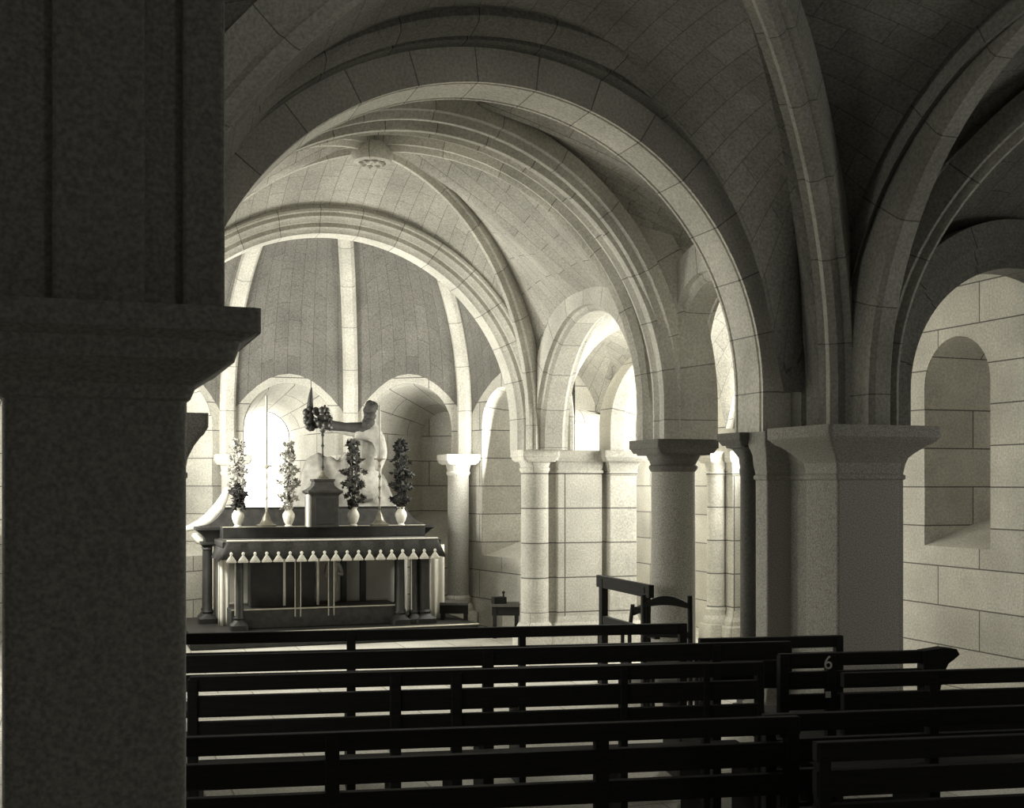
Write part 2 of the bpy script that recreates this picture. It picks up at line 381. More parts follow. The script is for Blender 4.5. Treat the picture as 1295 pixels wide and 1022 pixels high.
# lunette strip between wall head and gore start is covered by wall height 3.1
names = ['right of the arched niche beside the altar', 'behind the round column right of the altar', 'rising above the altar between the two niches', 'left of the bright window', 'far left beside the pier']
for k in (1, 2, 3, 4):
    a = V[k]; m = WM(); pts = []
    for j in range(0, 29):
        t = j / 28; ang = t * PI / 2
        pts.append(Vector((KEY.x + (a.x - KEY.x) * 0.955 * math.cos(ang), KEY.y + (a.y - KEY.y) * 0.955 * math.cos(ang), 2.45 + (KEY.z - 0.06 - 2.45) * math.sin(ang))))
    pts = [Vector((pts[0].x, pts[0].y, ZC))] + pts
    rad = (a - Vector((KEY.x, KEY.y, 0))).normalized(); tan = Vector((-rad.y, rad.x, 0)); sec = [(-0.085, 0.14), (-0.085, 0.03), (-0.05, 0.0), (0.05, 0.0), (0.085, 0.03), (0.085, 0.14)]
    base = len(m.v); L = 0; ns = len(sec)
    for j, p in enumerate(pts):
        tg = (pts[min(j + 1, len(pts) - 1)] - pts[max(0, j - 1)]).normalized(); out = tan.cross(tg).normalized()
        if out.dot(rad) < 0 and j < 20: out = -out
        if out.z < -0.1: out = -out
        m.v += [tuple(p + tan * s + out * o) for s, o in sec]
    for j in range(len(pts) - 1):
        dl = (pts[j + 1] - pts[j]).length
        for i in range(ns):
            i2 = (i + 1) % ns
            m.face([base + j * ns + i, base + j * ns + i2, base + (j + 1) * ns + i2, base + (j + 1) * ns + i], [(L, i * .05), (L, i2 * .05), (L + dl, i2 * .05), (L + dl, i * .05)])
        L += dl
    lab = {1: 'pale curved rib of the apse vault above the column right of the altar', 2: 'pale rib of the apse vault straight above the altar, between the two niches',
           3: 'pale curved rib of the apse vault left of the bright window behind the altar', 4: 'pale rib of the apse vault at far left, half hidden by the dark near pier'}[k]
    tag(m.build('vault_rib', M['rib'], smooth=35), lab, 'rib', 'ribs of the apse vault')
# ------------------------------------------------------------------ arches
def groove(pts): return pts
# A: great arch in front (chancel light put into the soffit colour, shade into the nave face)
gA = [(0, 0.02), (0, 0.30), (0.03, 0.305), (0.03, 0.32), (0.0, 0.325), (0.0, 0.35), (0.02, 0.36), (0.5, 0.36), (0.5, 0.0), (0.02, 0.0), (0.0, -0.0)]
profA = [(0, -0.175), (0, -0.155), (0.03, -0.15), (0.03, -0.137), (0, -0.132), (0, 0.132), (0.03, 0.137), (0.03, 0.15), (0, 0.155), (0, 0.175), (0.55, 0.175), (0.55, -0.175)]
tr = tag(empty('great_arch', (XC, 6.85, ZC)), 'large round stone arch with lit underside framing the view of the altar', 'arch')
arch_mb((XC + 0.05, 6.875), (1, 0), 1.76, 1.76, ZS, ZC, profA, n=64).build('inner_order', M['arch_lit'], tr, smooth=30)
profA2 = [(0.22, -0.5), (0.25, -0.54), (0.6, -0.54), (0.6, -0.1), (0.2, -0.1), (0.2, -0.3), (0.23, -0.31), (0.23, -0.34), (0.2, -0.36)]
arch_mb((XC + 0.05, 6.88), (1, 0), 1.76, 1.76, ZS, ZC, profA2, n=64).build('outer_order', M['arch_shaded'], tr, smooth=30)
# C: middle transverse arch
profC = [(0.03, -0.13), (0.0, -0.115), (0.0, -0.07), (0.03, -0.055), (0.045, -0.03), (0.045, 0.05), (0.03, 0.075), (0.02, 0.09), (0.03, 0.13), (0.42, 0.16), (0.42, -0.16)]
tag(arch_mb((XC - 0.05, 8.15), (1, 0), 1.84, 1.84, ZS, ZC, profC, n=64).build('transverse_arch', M['arch'], smooth=30), 'stone arch crossing the vault from the round granite pier, between great arch and apse arch', 'arch')
# B: apse arch, moulded
profB = [(0.0, 0.2), (0, -0.02), (0.03, -0.04), (0.05, -0.07), (0.085, -0.075), (0.09, -0.10), (0.115, -0.12), (0.135, -0.15), (0.165, -0.155), (0.175, -0.18), (0.195, -0.19), (0.22, -0.16), (0.24, -0.16), (0.245, -0.2), (0.44, -0.2), (0.45, -0.22), (0.47, -0.24), (0.5, -0.24), (0.52, -0.22), (0.52, 0.2)]
tag(arch_mb((XC, 11.25), (1, 0), 1.80, 1.78, ZS - 0.02, ZC, profB, n=72).build('apse_arch', M['arch'], smooth=30), 'moulded round arch opening into the apse directly above the altar', 'arch')
# diagonal ribs
def halfrib(label, x0, y0, x1, y1, H, zs, w, h, mat, group, drop=0.16):
    R = math.hypot(x1 - x0, y1 - y0)
    return tag(arch_mb((x1, y1), (x1 - x0, y1 - y0), R - 0.1, H - drop - zs, zs, ZC, RIBP(w, h), a1=PI / 2, n=30).build('vault_rib', M[mat], smooth=35), label, 'rib', group)
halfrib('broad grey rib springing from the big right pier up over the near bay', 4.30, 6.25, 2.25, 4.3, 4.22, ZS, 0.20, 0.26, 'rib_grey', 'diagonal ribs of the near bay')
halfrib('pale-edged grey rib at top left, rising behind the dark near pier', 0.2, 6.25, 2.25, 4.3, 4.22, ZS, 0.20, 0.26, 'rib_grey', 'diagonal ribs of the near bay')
diag('pale rib just inside the great arch, sweeping down to the round granite pier', 0.3, 7.08, 4.2, 8.1, 4.10, ZS, 0.15, 0.16, 'rib', 'diagonal ribs of the narrow bay')
diag('slender pale rib running from the boss down to the pier right of the apse arch', 0.35, 8.45, 4.15, 11.0, 4.46, ZS, 0.12, 0.18, 'rib', 'diagonal ribs meeting at the boss')
diag('slender pale rib running from the boss down to the round granite pier', 4.15, 8.45, 0.35, 11.0, 4.46, ZS, 0.12, 0.18, 'rib', 'diagonal ribs meeting at the boss')
bs = MB(); bs.loft(0, 0, [(0.0, 0.10, 0.10, 2), (0.015, 0.15, 0.15, 2), (0.05, 0.17, 0.17, 2), (0.09, 0.17, 0.17, 2), (0.16, 0.13, 0.13, 2)], 32)
for k in range(8):
    a = k * PI / 4; bs.loft(0.085 * math.cos(a), 0.085 * math.sin(a), [(-0.02, 0.01, 0.01, 2), (-0.005, 0.026, 0.026, 2), (0.02, 0.03, 0.03, 2)], 10)
o = bs.build('vault_boss', M['arch'], smooth=40); o.location = (XC, 9.725, 4.21)
tag(o, 'round carved stone boss where the slender vault ribs cross', 'boss')
# arcade arches along the nave
sqp = lambda w: [(0.02, -w), (0.0, -w + 0.03), (0, w - 0.03), (0.02, w), (0.05, w + 0.01), (0.055, w + .05), (0.28, w + 0.05), (0.28, -w - 0.05), (0.055, -w - .05), (0.05, -w - 0.01)]
def arcade(x, yc, R, zs, label, mat, group, w=0.12, pr=None):
    tag(arch_mb((x, yc), (0, 1), R, R, zs, ZC, pr or sqp(w), n=40).build('arcade_arch', M[mat], smooth=30), label, 'arch', group)
G1 = 'arches between nave and aisles'
arcade(4.40, 4.1, 1.85, 2.12, 'tall grey arch rising from the big right pier towards the viewer, pale lower edge', 'rib_grey', G1, pr=[(0.03, -0.075), (0.0, -0.05), (0, 0.05), (0.03, 0.075), (0.2, 0.08), (0.5, 0.08), (0.5, -0.11), (0.2, -0.09)])
arcade(4.30, 7.62, 0.46, 2.58, 'narrow dark-edged arch between the great arch and the round granite pier', 'arch', G1)
arcade(4.30, 9.78, 1.12, 1.98, 'pale arch into the right aisle between the round granite pier and the apse pier', 'arch', G1)
arcade(0.20, 7.62, 0.46, 2.58, 'narrow left arcade arch behind the dark near pier', 'arch', G1)
arcade(0.20, 9.78, 1.12, 1.98, 'left arcade arch nearest the apse, hidden by the near pier', 'arch', G1)
# aisle cross arches and ribs
G2 = 'cross arches of the aisles'
for (cx, side) in ((5.62, 'right'), (-1.0, 'left')):
    for (y, R, nm, mt) in [q for q in ((6.32, 0.80, 'nearest', 'arch_shaded'), (8.35, 0.78, 'middle', 'arch'), (11.15, 0.78, 'farthest', 'arch')) if not (side == 'right' and q[2] == 'middle')]:
        c2 = cx if y < 7 else (5.87 if side == 'right' else -0.95)
        if y > 11 and side == 'right': R = 0.62
        tag(arch_mb((c2, y), (1, 0), R, R, ZS, ZC, [(0, -0.08), (0, 0.14), (0.3, 0.14), (0.3, -0.14), (0.16, -0.14), (0.15, -0.11), (0.12, -0.10), (0.06, -0.10), (0.05, -0.08)], n=40).build('aisle_arch', M[mt], smooth=30),
            '%s moulded round arch crossing the %s aisle' % (nm, side), 'arch', G2)
G3 = 'ribs of the right aisle'
diag('thin pale rib rising from the big right pier across the right aisle', 4.52, 6.15, WX - 0.05, 2.4, 4.05, ZS, 0.11, 0.2, 'rib_grey', G3)
diag('aisle rib beside the arched window, mostly outside the view', WX - 0.05, 6.15, 4.52, 2.4, 4.05, ZS, 0.11, 0.2, 'rib_grey', G3)
for (x0, y0, x1, y1, l) in ((4.5, 6.6, WX - .05, 11.0, 'long pale rib crossing the right aisle behind the round granite pier'),):
    diag(l, x0, y0, x1, y1, 3.75, ZS, 0.09, 0.16, 'rib', G3)
# ------------------------------------------------------------------ piers
def cap_levels(h, a, e0=2.0, e1=8, H=0.30, ab=0.07):
    """shaft half width h, abacus half width a"""
    return [(ZC - H - 0.02, h * 1.0, h * 1.0, e0), (ZC - H, h * 1.10, h * 1.10, e0), (ZC - H + 0.02, h * 1.13, h * 1.13, e0), (ZC - H + 0.035, h * 1.03, h * 1.03, e0), (ZC - H + 0.10, h * 1.1, h * 1.1, (e0 + e1) / 3),
            (ZC - H + 0.16, h + (a - h) * 0.42, h + (a - h) * 0.42, 4), (ZC - ab - 0.045, h + (a - h) * 0.62, h + (a - h) * 0.62, e1), (ZC - ab - 0.03, h + (a - h) * .66, h + (a - h) * .66, e1)], \
           [(ZC - ab - 0.03, h + (a - h) * .78, h + (a - h) * .78, e1 * 2), (ZC - ab, a * 0.97, a * 0.97, e1 * 3), (ZC - ab + .005, a, a, e1 * 4), (ZC, a, a, e1 * 4)]
def column(root, x, y, h, a, ms, mc, e=2.0, zb=0.0, base=1.35, H=0.30, ab=0.07, n=36):
    m = WM(); m.loft(x, y, [(zb + 0.34, h * 1.02, h * 1.02, e), (ZC - H, h, h, e)], n); m.build('shaft', M[ms], root, smooth=35)
    c1, c2 = cap_levels(h, a, e, 8, H, ab)
    m = WM(); m.loft(x, y, c1, 40); m.build('capital', M[mc], root, smooth=35)
    m = WM(); m.loft(x, y, c2, 40); m.build('abacus', M[mc], root, smooth=25)
    b = h * base
    m = WM(); m.loft(x, y, [(zb, b * 1.12, b * 1.12, 12), (zb + 0.16, b * 1.12, b * 1.12, 12), (zb + 0.165, b * 1.05, b * 1.05, 2.4 if e < 4 else e), (zb + 0.20, b * 1.08, b * 1.08, 2.2 if e < 4 else e), (zb + 0.235, b * 0.98, b * 0.98, 2.1 if e < 4 else e), (zb + 0.25, b * 0.86, b * 0.86, max(2, e)), (zb + 0.29, b * 0.84, b * 0.84, max(2, e)), (zb + 0.31, b * 0.88, b * 0.88, max(2, e)), (zb + 0.34, h * 1.02, h * 1.02, e)], 36); m.build('base', M[mc], root, smooth=35)
def block(root, x0, x1, y0, y1, mt, mc, over=0.14, H=0.30, name='pilaster', z1=ZC):
    WM().box(x0, x1, y0, y1, 0, ZC - H).build(name, M[mt], root, bevel=0.012)
    cx, cy, hx, hy = (x0 + x1) / 2, (y0 + y1) / 2, (x1 - x0) / 2, (y1 - y0) / 2
    lv = [(ZC - H - .01, 0.0), (ZC - H, 0.012), (ZC - H + .02, 0.012), (ZC - H + .03, 0.002), (ZC - H + .09, 0.012), (ZC - H + 0.15, over * .4), (ZC - 0.11, over * .68), (ZC - 0.10, over * .8), (ZC - 0.07, over * .97), (ZC - 0.065, over), (ZC, over)]
    m = WM(); m.loft(cx, cy, [(z, hx + o, hy + o, 30) for z, o in lv], 44); m.build('capital', M[mc], root, smooth=25)
    m = WM(); m.loft(cx, cy, [(0, hx + .09, hy + .09, 30), (.14, hx + .09, hy + .09, 30), (.16, hx + .06, hy + .06, 30), (.2, hx + .065, hy + .065, 30), (.24, hx + .02, hy + .02, 30), (.3, hx + 0.004, hy + 0.004, 30)], 44); m.build('base', M[mc], root, smooth=25)
# big right pier
p = empty('compound_pier', (4.35, 6.4, 0), 0, 'big speckled compound pier at right, in front of the arched window', 'pier')
block(p, 4.06, 4.48, 5.90, 6.22, 'granite', 'granite', 0.17)
block(p, 4.26, 4.74, 6.2, 6.75, 'granite', 'cap', 0.08)
block(p, 4.09, 4.40, 6.70, 6.84, 'granite', 'cap', 0.04)
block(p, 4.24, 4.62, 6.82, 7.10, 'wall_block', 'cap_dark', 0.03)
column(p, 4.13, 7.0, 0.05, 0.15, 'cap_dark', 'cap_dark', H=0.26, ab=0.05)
# left partner of the great arch
p = empty('compound_pier', (0.2, 6.5, 0), 0, 'compound pier under the left foot of the great arch, peeping out behind the near pier', 'pier')
block(p, 0.0, 0.47, 5.9, 6.75, 'granite', 'granite', 0.1)
block(p, 0.0, 0.50, 6.72, 7.10, 'granite', 'granite', 0.09)
# near left pier
p = empty('near_pier', (0.03, 2.6, 0), 0, 'massive dark pier filling the left side of the picture, ribs rising from its capital', 'pier')
HN = 0.168
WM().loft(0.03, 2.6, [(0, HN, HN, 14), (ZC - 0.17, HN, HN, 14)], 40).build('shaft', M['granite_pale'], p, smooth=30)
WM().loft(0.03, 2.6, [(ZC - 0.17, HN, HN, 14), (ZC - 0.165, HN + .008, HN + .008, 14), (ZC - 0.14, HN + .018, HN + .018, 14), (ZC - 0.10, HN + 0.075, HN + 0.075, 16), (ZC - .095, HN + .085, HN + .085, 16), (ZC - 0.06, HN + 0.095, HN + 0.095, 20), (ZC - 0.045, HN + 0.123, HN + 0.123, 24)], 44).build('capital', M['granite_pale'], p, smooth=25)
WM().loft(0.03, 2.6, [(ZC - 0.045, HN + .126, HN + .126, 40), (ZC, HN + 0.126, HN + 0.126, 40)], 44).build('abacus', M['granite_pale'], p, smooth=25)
# springers above it
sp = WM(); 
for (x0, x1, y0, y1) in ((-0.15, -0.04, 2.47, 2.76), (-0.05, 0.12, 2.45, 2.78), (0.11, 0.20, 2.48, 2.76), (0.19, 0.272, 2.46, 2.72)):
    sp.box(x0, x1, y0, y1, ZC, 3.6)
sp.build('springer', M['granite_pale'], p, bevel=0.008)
# round granite pier
p = empty('round_pier', (4.25, 8.3, 0), 0, 'round speckled granite pier standing right of the chancel, with square abacus', 'pier')
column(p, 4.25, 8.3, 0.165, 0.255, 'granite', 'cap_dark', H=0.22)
p = empty('round_pier', (0.25, 8.3, 0), 0, 'round granite pier of the left arcade, hidden behind the near pier', 'pier')
column(p, 0.25, 8.3, 0.165, 0.285, 'granite', 'cap', H=0.22)
# apse arch piers
for (sx, lab) in ((1, 'pale ashlar pier with coursed stones carrying the right foot of the apse arch'), (-1, 'ashlar pier carrying the left foot of the apse arch, behind the near pier')):
    p = empty('apse_pier', (XC + sx * 2.2, 11.2, 0), 0, lab, 'pier')
    xa = lambda a: XC + sx * (a - XC)
    column(p, xa(4.22), 11.2, 0.135, 0.19, 'wall_block', 'arch', H=0.2, base=1.2)
    X = sorted((xa(4.42), xa(4.90))); block(p, X[0], X[1], 11.1, 11.55, 'wall_block', 'wall_block', 0.05, H=0.22)
    if sx > 0: block(p, 4.96, 5.26, 11.06, 11.34, 'wall_block', 'wall_block', 0.10, H=0.24)
    X = sorted((xa(4.30), xa(4.46))); block(p, X[0], X[1], 11.16, 11.5, 'wall_block', 'wall_block', 0.03, H=0.22)
# apse columns
lab = {1: 'slim round column right of the altar, against the apse wall', 2: 'slim apse column hidden behind the altar, between the two niches',
       3: 'slim apse column behind the left end of the altar', 4: 'slim apse column at far left beside the dark near pier'}
for k in (1, 2, 3, 4):
    c = V[k].lerp(Vector((AX, AY, 0)), 0.075); p = empty('apse_column', (c.x, c.y, 0), 0, lab[k], 'column', 'slim columns round the apse')
    column(p, c.x, c.y, 0.12, 0.20, 'granite' if k == 1 else 'wall_block', 'arch', H=0.22, base=1.35)
# aisle wall pilasters (stand against the outer walls)
for (x, sx, side) in ((WX, -1, 'right'), (LX, 1, 'left')):
    for (y, nm) in ((11.15, 'far'),):
        p = empty('wall_pilaster', (x, y, 0), 0, 'pale pilaster of coursed stone against the %s aisle wall, bell-shaped capital' % side, 'pilaster', 'pilasters of the aisle walls')
        X = sorted((x, x + sx * 0.22)); block(p, X[0], X[1], y - 0.2, y + 0.2, 'wall_block', 'wall_block', 0.07, H=0.24)
        column(p, x + sx * 0.30, y, 0.09, 0.15, 'wall_block', 'wall_block', H=0.24)
# ================================================================== altar
YF = 12.2; ZB = 0.15
pl = empty('altar_platform', (2.42, 12.7, 0), 0, 'low dark wooden platform step beneath the altar', 'platform')
WM().box(1.0, 3.9, 12.0, 13.6, 0, ZB).build('step', M['altar'], pl, bevel=0.01)
f = WM(); f.tube([(1.0, 11.99, ZB), (3.9, 11.99, ZB)], 0.008, 6); f.build('nosing', M['gilt'], pl)
al = empty('altar', (2.42, YF, ZB), 0, 'open-fronted dark wooden altar with slender colonnettes, standing in the apse', 'altar')
X0, X1 = 1.38, 3.46
WM().box(X0 - 0.06, X1 + 0.09, YF - 0.02, YF + 0.75, 0.97, 1.03).build('table_top', M['altar'], al, bevel=0.008)
m = WM(); m.box(1.42, 3.16, YF + 0.10, YF + 0.75, ZB, 0.34); m.build('plinth', M['altar2'], al, bevel=0.01)
m = WM(); m.tube([(1.42, YF + 0.09, 0.345), (3.16, YF + 0.09, 0.345)], 0.008, 6); m.tube([(1.42, YF + 0.70, 0.352), (3.16, YF + 0.70, 0.352)], 0.010, 6); m.build('plinth_edge', M['gilt'], al)['label'] = 'pale moulded edges of the plinth'
def colonnette(x, y, r, zb, zt, foot=True):
    m = WM(); b = r * 1.9
    if foot: m.loft(x, y, [(zb, b, b, 8), (zb + 0.05, b, b, 8), (zb + 0.07, b * 0.8, b * 0.8, 4), (zb + .10, r * 1.1, r * 1.1, 2), (zb + 0.12, r * 1.25, r * 1.25, 2), (zb + 0.14, r, r, 2), (zt - 0.08, r * 0.9, r * 0.9, 2), (zt - 0.07, r * 1.2, r * 1.2, 2), (zt - 0.05, r * 1.0, r * 1.0, 2), (zt - .02, b * .8, b * .8, 6), (zt, b * .8, b * .8, 6)], 20)
    else: m.loft(x, y, [(zb, r * 1.5, r * 1.5, 4), (zb + 0.04, r * 1.3, r * 1.3, 2), (zb + 0.05, r, r, 2), (zt - 0.05, r, r, 2), (zt, r * 1.5, r * 1.5, 4)], 14)
    return m
for (x, y, r, zb) in ((1.49, YF + 0.06, 0.045, ZB), (3.13, YF + 0.06, 0.05, ZB), (3.28, YF + 0.08, 0.04, ZB), (3.40, YF + 0.10, 0.06, ZB)):
    colonnette(x, y, r, zb, 0.97).build('leg', M['altar'], al, smooth=35)
for x in (1.415, 3.205):
    WM().tube([(x + 0.03, YF + 0.0, 0.3), (x + 0.03, YF + 0.0, 0.96)], 0.006, 6).build('gilt_rod', M['gilt'], al)
for x in (2.08, 2.42):
    colonnette(x, YF + 0.12, 0.022, 0.24, 0.97, False).build('colonnette', M['altar'], al, smooth=35)
    WM().tube([(x - 0.028, YF + 0.10, 0.26), (x - 0.028, YF + 0.10, 0.95)], 0.006, 6).tube([(x + 0.028, YF + 0.10, 0.26), (x + 0.028, YF + 0.10, 0.95)], 0.006, 6).build('gilt_rod', M['gilt'], al)
for x in (2.66, 2.87):
    WM().box(x - 0.03, x + 0.03, YF + 0.62, YF + 0.68, 0.34, 0.97).build('rear_post', M['altar'], al, bevel=0.005)
# cloth and lace
rnd = random.Random(3)
m = WM(); n = 120; xl, xr = X0 - 0.02, X1 + 0.05
for k in range(n + 1):
    t = k / n; x = xl + (xr - xl) * t; wv = 0.008 * math.sin(t * 60) + 0.004 * math.sin(t * 23)
    fl = 0.055 * (abs(2 * t - 1) ** 30) * (1 if t > .5 else -1)
    for z, yo in ((1.035, 0.0), (1.02, -0.035), (0.93, -0.045 - wv), (0.855, -0.055 - wv)): m.v.append((x + fl * (1.02 - z) * 9, YF + yo, z))
for k in range(n):
    for j in range(3): a = k * 4 + j; m.face([a, a + 1, a + 5, a + 4])
b = len(m.v); m.v += [(xl, YF + 0.7, 1.036), (xr, YF + .7, 1.036)]; m.face([0, n * 4, b + 1, b])
for s_, xx in ((-1, xl), (1, xr)):
    b = len(m.v); m.v += [(xx, YF - 0.03, 1.034), (xx, YF + 0.7, 1.034), (xx + s_ * 0.075, YF + 0.7, 0.84), (xx + s_ * 0.075, YF - 0.06, 0.84)]; m.face([b, b + 1, b + 2, b + 3])
cl = empty('altar_cloth', (2.42, YF, 1.03), 0, 'dark altar cloth with a scalloped border of pale lace bells hanging from the altar table', 'altar cloth')
m.build('cloth', M['dcloth'], cl, smooth=60, solid=(0.006, 0))
m = WM(); nb = 19
for k in range(nb):
    x = xl + 0.04 + (xr - xl - 0.08) * k / (nb - 1); m.loft(x, YF - 0.068, [(0.825, 0.050, 0.006, 2), (0.835, 0.055, 0.012, 2), (0.85, 0.044, 0.013, 2), (0.875, 0.028, 0.012, 2), (0.893, 0.012, 0.01, 2), (0.90, 0.010, 0.01, 2), (0.91, 0.016, 0.012, 2), (0.922, 0.014, 0.01, 2), (0.93, 0.004, 0.004, 2)], 12)
m.build('lace_border', M['lace'], cl, smooth=60)['label'] = 'pale lace bells'
WM().tube([(xl, YF - 0.03, 1.037), (xr, YF - 0.03, 1.037)], 0.009, 8).build('hem', M['lace'], cl)
# white side cloths hanging to the ground
def drape(x0, x1, y, z0, z1, label):
    m = WM(); n = 24
    for k in range(n + 1):
        t = k / n; x = x0 + (x1 - x0) * t
        for j in range(9):
            z = z1 + (z0 - z1) * j / 8; m.v.append((x, y + 0.015 * math.sin(t * 12 + 0.5) * (0.3 + j / 8), z))
    for k in range(n):
        for j in range(8): a = k * 9 + j; m.face([a, a + 1, a + 10, a + 9])
    tag(m.build('hanging_cloth', M['white'], None, smooth=60, solid=(0.012, 0)), label, 'cloth', 'white cloths at the altar ends')
drape(3.52, 3.68, YF + 0.32, ZB, 0.95, 'white cloth hanging to the floor at the right end of the altar')
drape(1.34, 1.44, YF + 0.5, ZB, 0.93, 'narrow white cloth hanging to the floor at the left end of the altar')
# reliquary chest under the altar
rc = empty('reliquary_chest', (2.0, YF + 0.45, 0.34), 0, 'dark panelled chest standing on the plinth under the altar table', 'chest')
WM().box(1.64, 2.30, YF + 0.34, YF + 0.58, 0.34, 0.93).build('body', M['altar'], rc, bevel=0.008)
for x in (1.98, 2.325):
    WM().box(x - 0.012, x + 0.012, YF + 0.325, YF + 0.34, 0.35, 0.93).build('pale_strip', M['marble'], rc)
# small statue under the table
def skin(name, verts, edges, radii, mat, parent, sub=2, root=0):
    me = bpy.data.meshes.new(name); me.from_pydata([tuple(v) for v in verts], edges, []); me.materials.append(mat)
    o = bpy.data.objects.new(name, me); COL.objects.link(o); o.parent = parent
    o.modifiers.new('skin', 'SKIN'); sv = me.skin_vertices[0].data if me.skin_vertices else None
    if sv is None:
        bm = bmesh.new(); bm.from_mesh(me); ly = bm.verts.layers.skin.verify(); bm.to_mesh(me); bm.free(); sv = me.skin_vertices[0].data
    for i, r in enumerate(radii):
        sv[i].radius = r if isinstance(r, tuple) else (r, r); sv[i].use_root = (i == root)
    sd = o.modifiers.new('sub', 'SUBSURF'); sd.levels = sub; sd.render_levels = sub
    return o
st = empty('small_statue', (2.52, YF + 0.5, 0.34), 0, 'small pale robed figure standing under the altar table right of the dark chest', 'statue')
skin('figure', [(0, 0, 0), (0, 0, .2), (0, 0, .36), (0, 0, .43), (0, 0, .46), (0, 0, .52), (-.06, 0, .41), (-.09, -.03, .30), (-.03, -.06, .30), (.06, 0, .41), (.09, -.03, .30), (.03, -.06, .33)],
     [(0, 1), (1, 2), (2, 3), (3, 4), (4, 5), (3, 6), (6, 7), (7, 8), (3, 9), (9, 10), (10, 11)], [(.075, .06), (.06, .05), (.05, .04), (.045, .03), .022, .034, .025, .024, .014, .025, .024, .014], M['plaster'], st)
# ---- retable behind
re = empty('retable', (2.42, 12.95, ZB), 0, 'dark wooden retable shelf with curved ends behind the altar table, on its own posts', 'retable')
WM().box(X0 + 0.0, X1 + 0.06, YF + 0.5, YF + 0.86, 1.04, 1.155).build('gradine', M['altar'], re, bevel=0.006)
WM().tube([(X0, YF + 0.5, 1.155), (X1 + .06, YF + 0.5, 1.155)], 0.007, 6).build('gradine_edge', M['gilt'], re)
RX0, RX1, RY = 1.14, 3.70, 12.98
m = WM(); m.loft((RX0 + RX1) / 2, RY + 0.16, [(0.98, (RX1 - RX0) / 2 - 0.10, 0.12, 40), (1.04, (RX1 - RX0) / 2 - 0.09, 0.13, 40), (1.09, (RX1 - RX0) / 2 - 0.04, 0.16, 40), (1.12, (RX1 - RX0) / 2, 0.19, 40), (1.15, (RX1 - RX0) / 2, 0.19, 40)], 40); m.build('cornice', M['altar'], re, smooth=30)
# curved wings and back board
m = WM(); prof = [(RX0 + 0.05, 1.15)]
for k in range(9):
    t = k / 8; prof.append((RX0 + 0.05 + 0.26 * (1 - math.cos(t * PI / 2)) + 0.0, 1.15 + 0.0 + 0.17 * math.sin(t * PI / 2) ** 2.2))
prof = [(RX0 + 0.03, 1.15)] + [(RX0 + 0.05 + 0.25 * t, 1.16 + 0.18 * t ** 2.2) for t in [k / 8 for k in range(9)]]
prof += [(RX1 + RX0 - x, z) for x, z in prof[::-1]]
b = m.add([(x, RY + 0.10, z) for x, z in prof]); b2 = m.add([(x, RY + 0.20, z) for x, z in prof]); k = len(prof)
m.face([b + i for i in range(k)]); m.face([b2 + i for i in range(k)][::-1])
for i in range(k): m.face([b + (i + 1) % k, b + i, b2 + i, b2 + (i + 1) % k])
m.build('back_board', M['altar2'], re)
WM().tube([(RX0 + 0.3, RY + 0.10, 1.345), (RX1 - .3, RY + 0.10, 1.345)], 0.010, 6).build('top_moulding', M['altar'], re)
for x, y, r in ((RX0 + 0.12, RY + 0.02, 0.05), (RX0 + 0.13, RY + 0.28, 0.045), (RX1 - 0.14, RY + 0.02, 0.055), (RX1 - 0.34, RY + 0.28, 0.04)):
    colonnette(x, y, r, ZB, 0.99).build('post', M['altar'], re, smooth=35)
WM().tube([(RX0 + 0.17, RY - 0.03, 0.3), (RX0 + 0.17, RY - 0.03, 0.95)], 0.009, 6).build('gilt_rod', M['gilt'], re)
# pale scroll at the left end
sc_ = WM(); pts = [P(236, 669, 13.0), P(252, 664, 13.0), P(266, 655, 13.0), P(277, 642, 13.0), P(284, 628, 13.0), P(288, 617, 13.0)]
sc_.tube(pts, [0.03, 0.055, 0.07, 0.065, 0.045, 0.03], 10).tube([P(244, 676, 13.0), P(252, 683, 13.0), P(260, 688, 13.0)], [0.03, 0.05, 0.02], 10)
tag(sc_.build('stone_scroll', M['marble'], smooth=60), 'pale carved scroll sweeping up at the left end of the retable', 'carving')
# ---- tabernacle and crucifix
TX, TYY = 2.11, YF + 0.62
tb = empty('tabernacle', (TX, TYY, 1.155), 0, 'dark square tabernacle with a moulded cornice standing in the middle of the altar shelf', 'tabernacle')
tc = P(408, 660, 12.55)
TX, TYY = tc.x, tc.y
m = WM(); m.box(TX - 0.145, TX + 0.145, TYY - 0.13, TYY + 0.13, 1.155, 1.49); m.build('body', M['altar2'], tb, bevel=0.006)
m = WM(); m.loft(TX, TYY, [(1.475, .145, .13, 30), (1.495, .16, .145, 30), (1.51, .185, .17, 30), (1.53, .185, .17, 30), (1.545, .15, .135, 30), (1.58, .11, .10, 30), (1.62, .10, .09, 30), (1.635, .115, .10, 30), (1.65, .115, .1, 30)], 40); m.build('cornice', M['altar2'], tb, smooth=25)
m = WM(); m.box(TX - 0.10, TX + 0.10, TYY - 0.137, TYY - 0.13, 1.19, 1.45); m.build('door', M['altar'], tb, bevel=0.003)
m = WM(); m.box(TX - 0.165, TX - 0.147, TYY - 0.10, TYY + 0.10, 1.16, 1.49); m.build('side_slab', M['marble'], tb)['label'] = 'pale slab on the left side'
tb.location = (TX, TYY, 1.155)
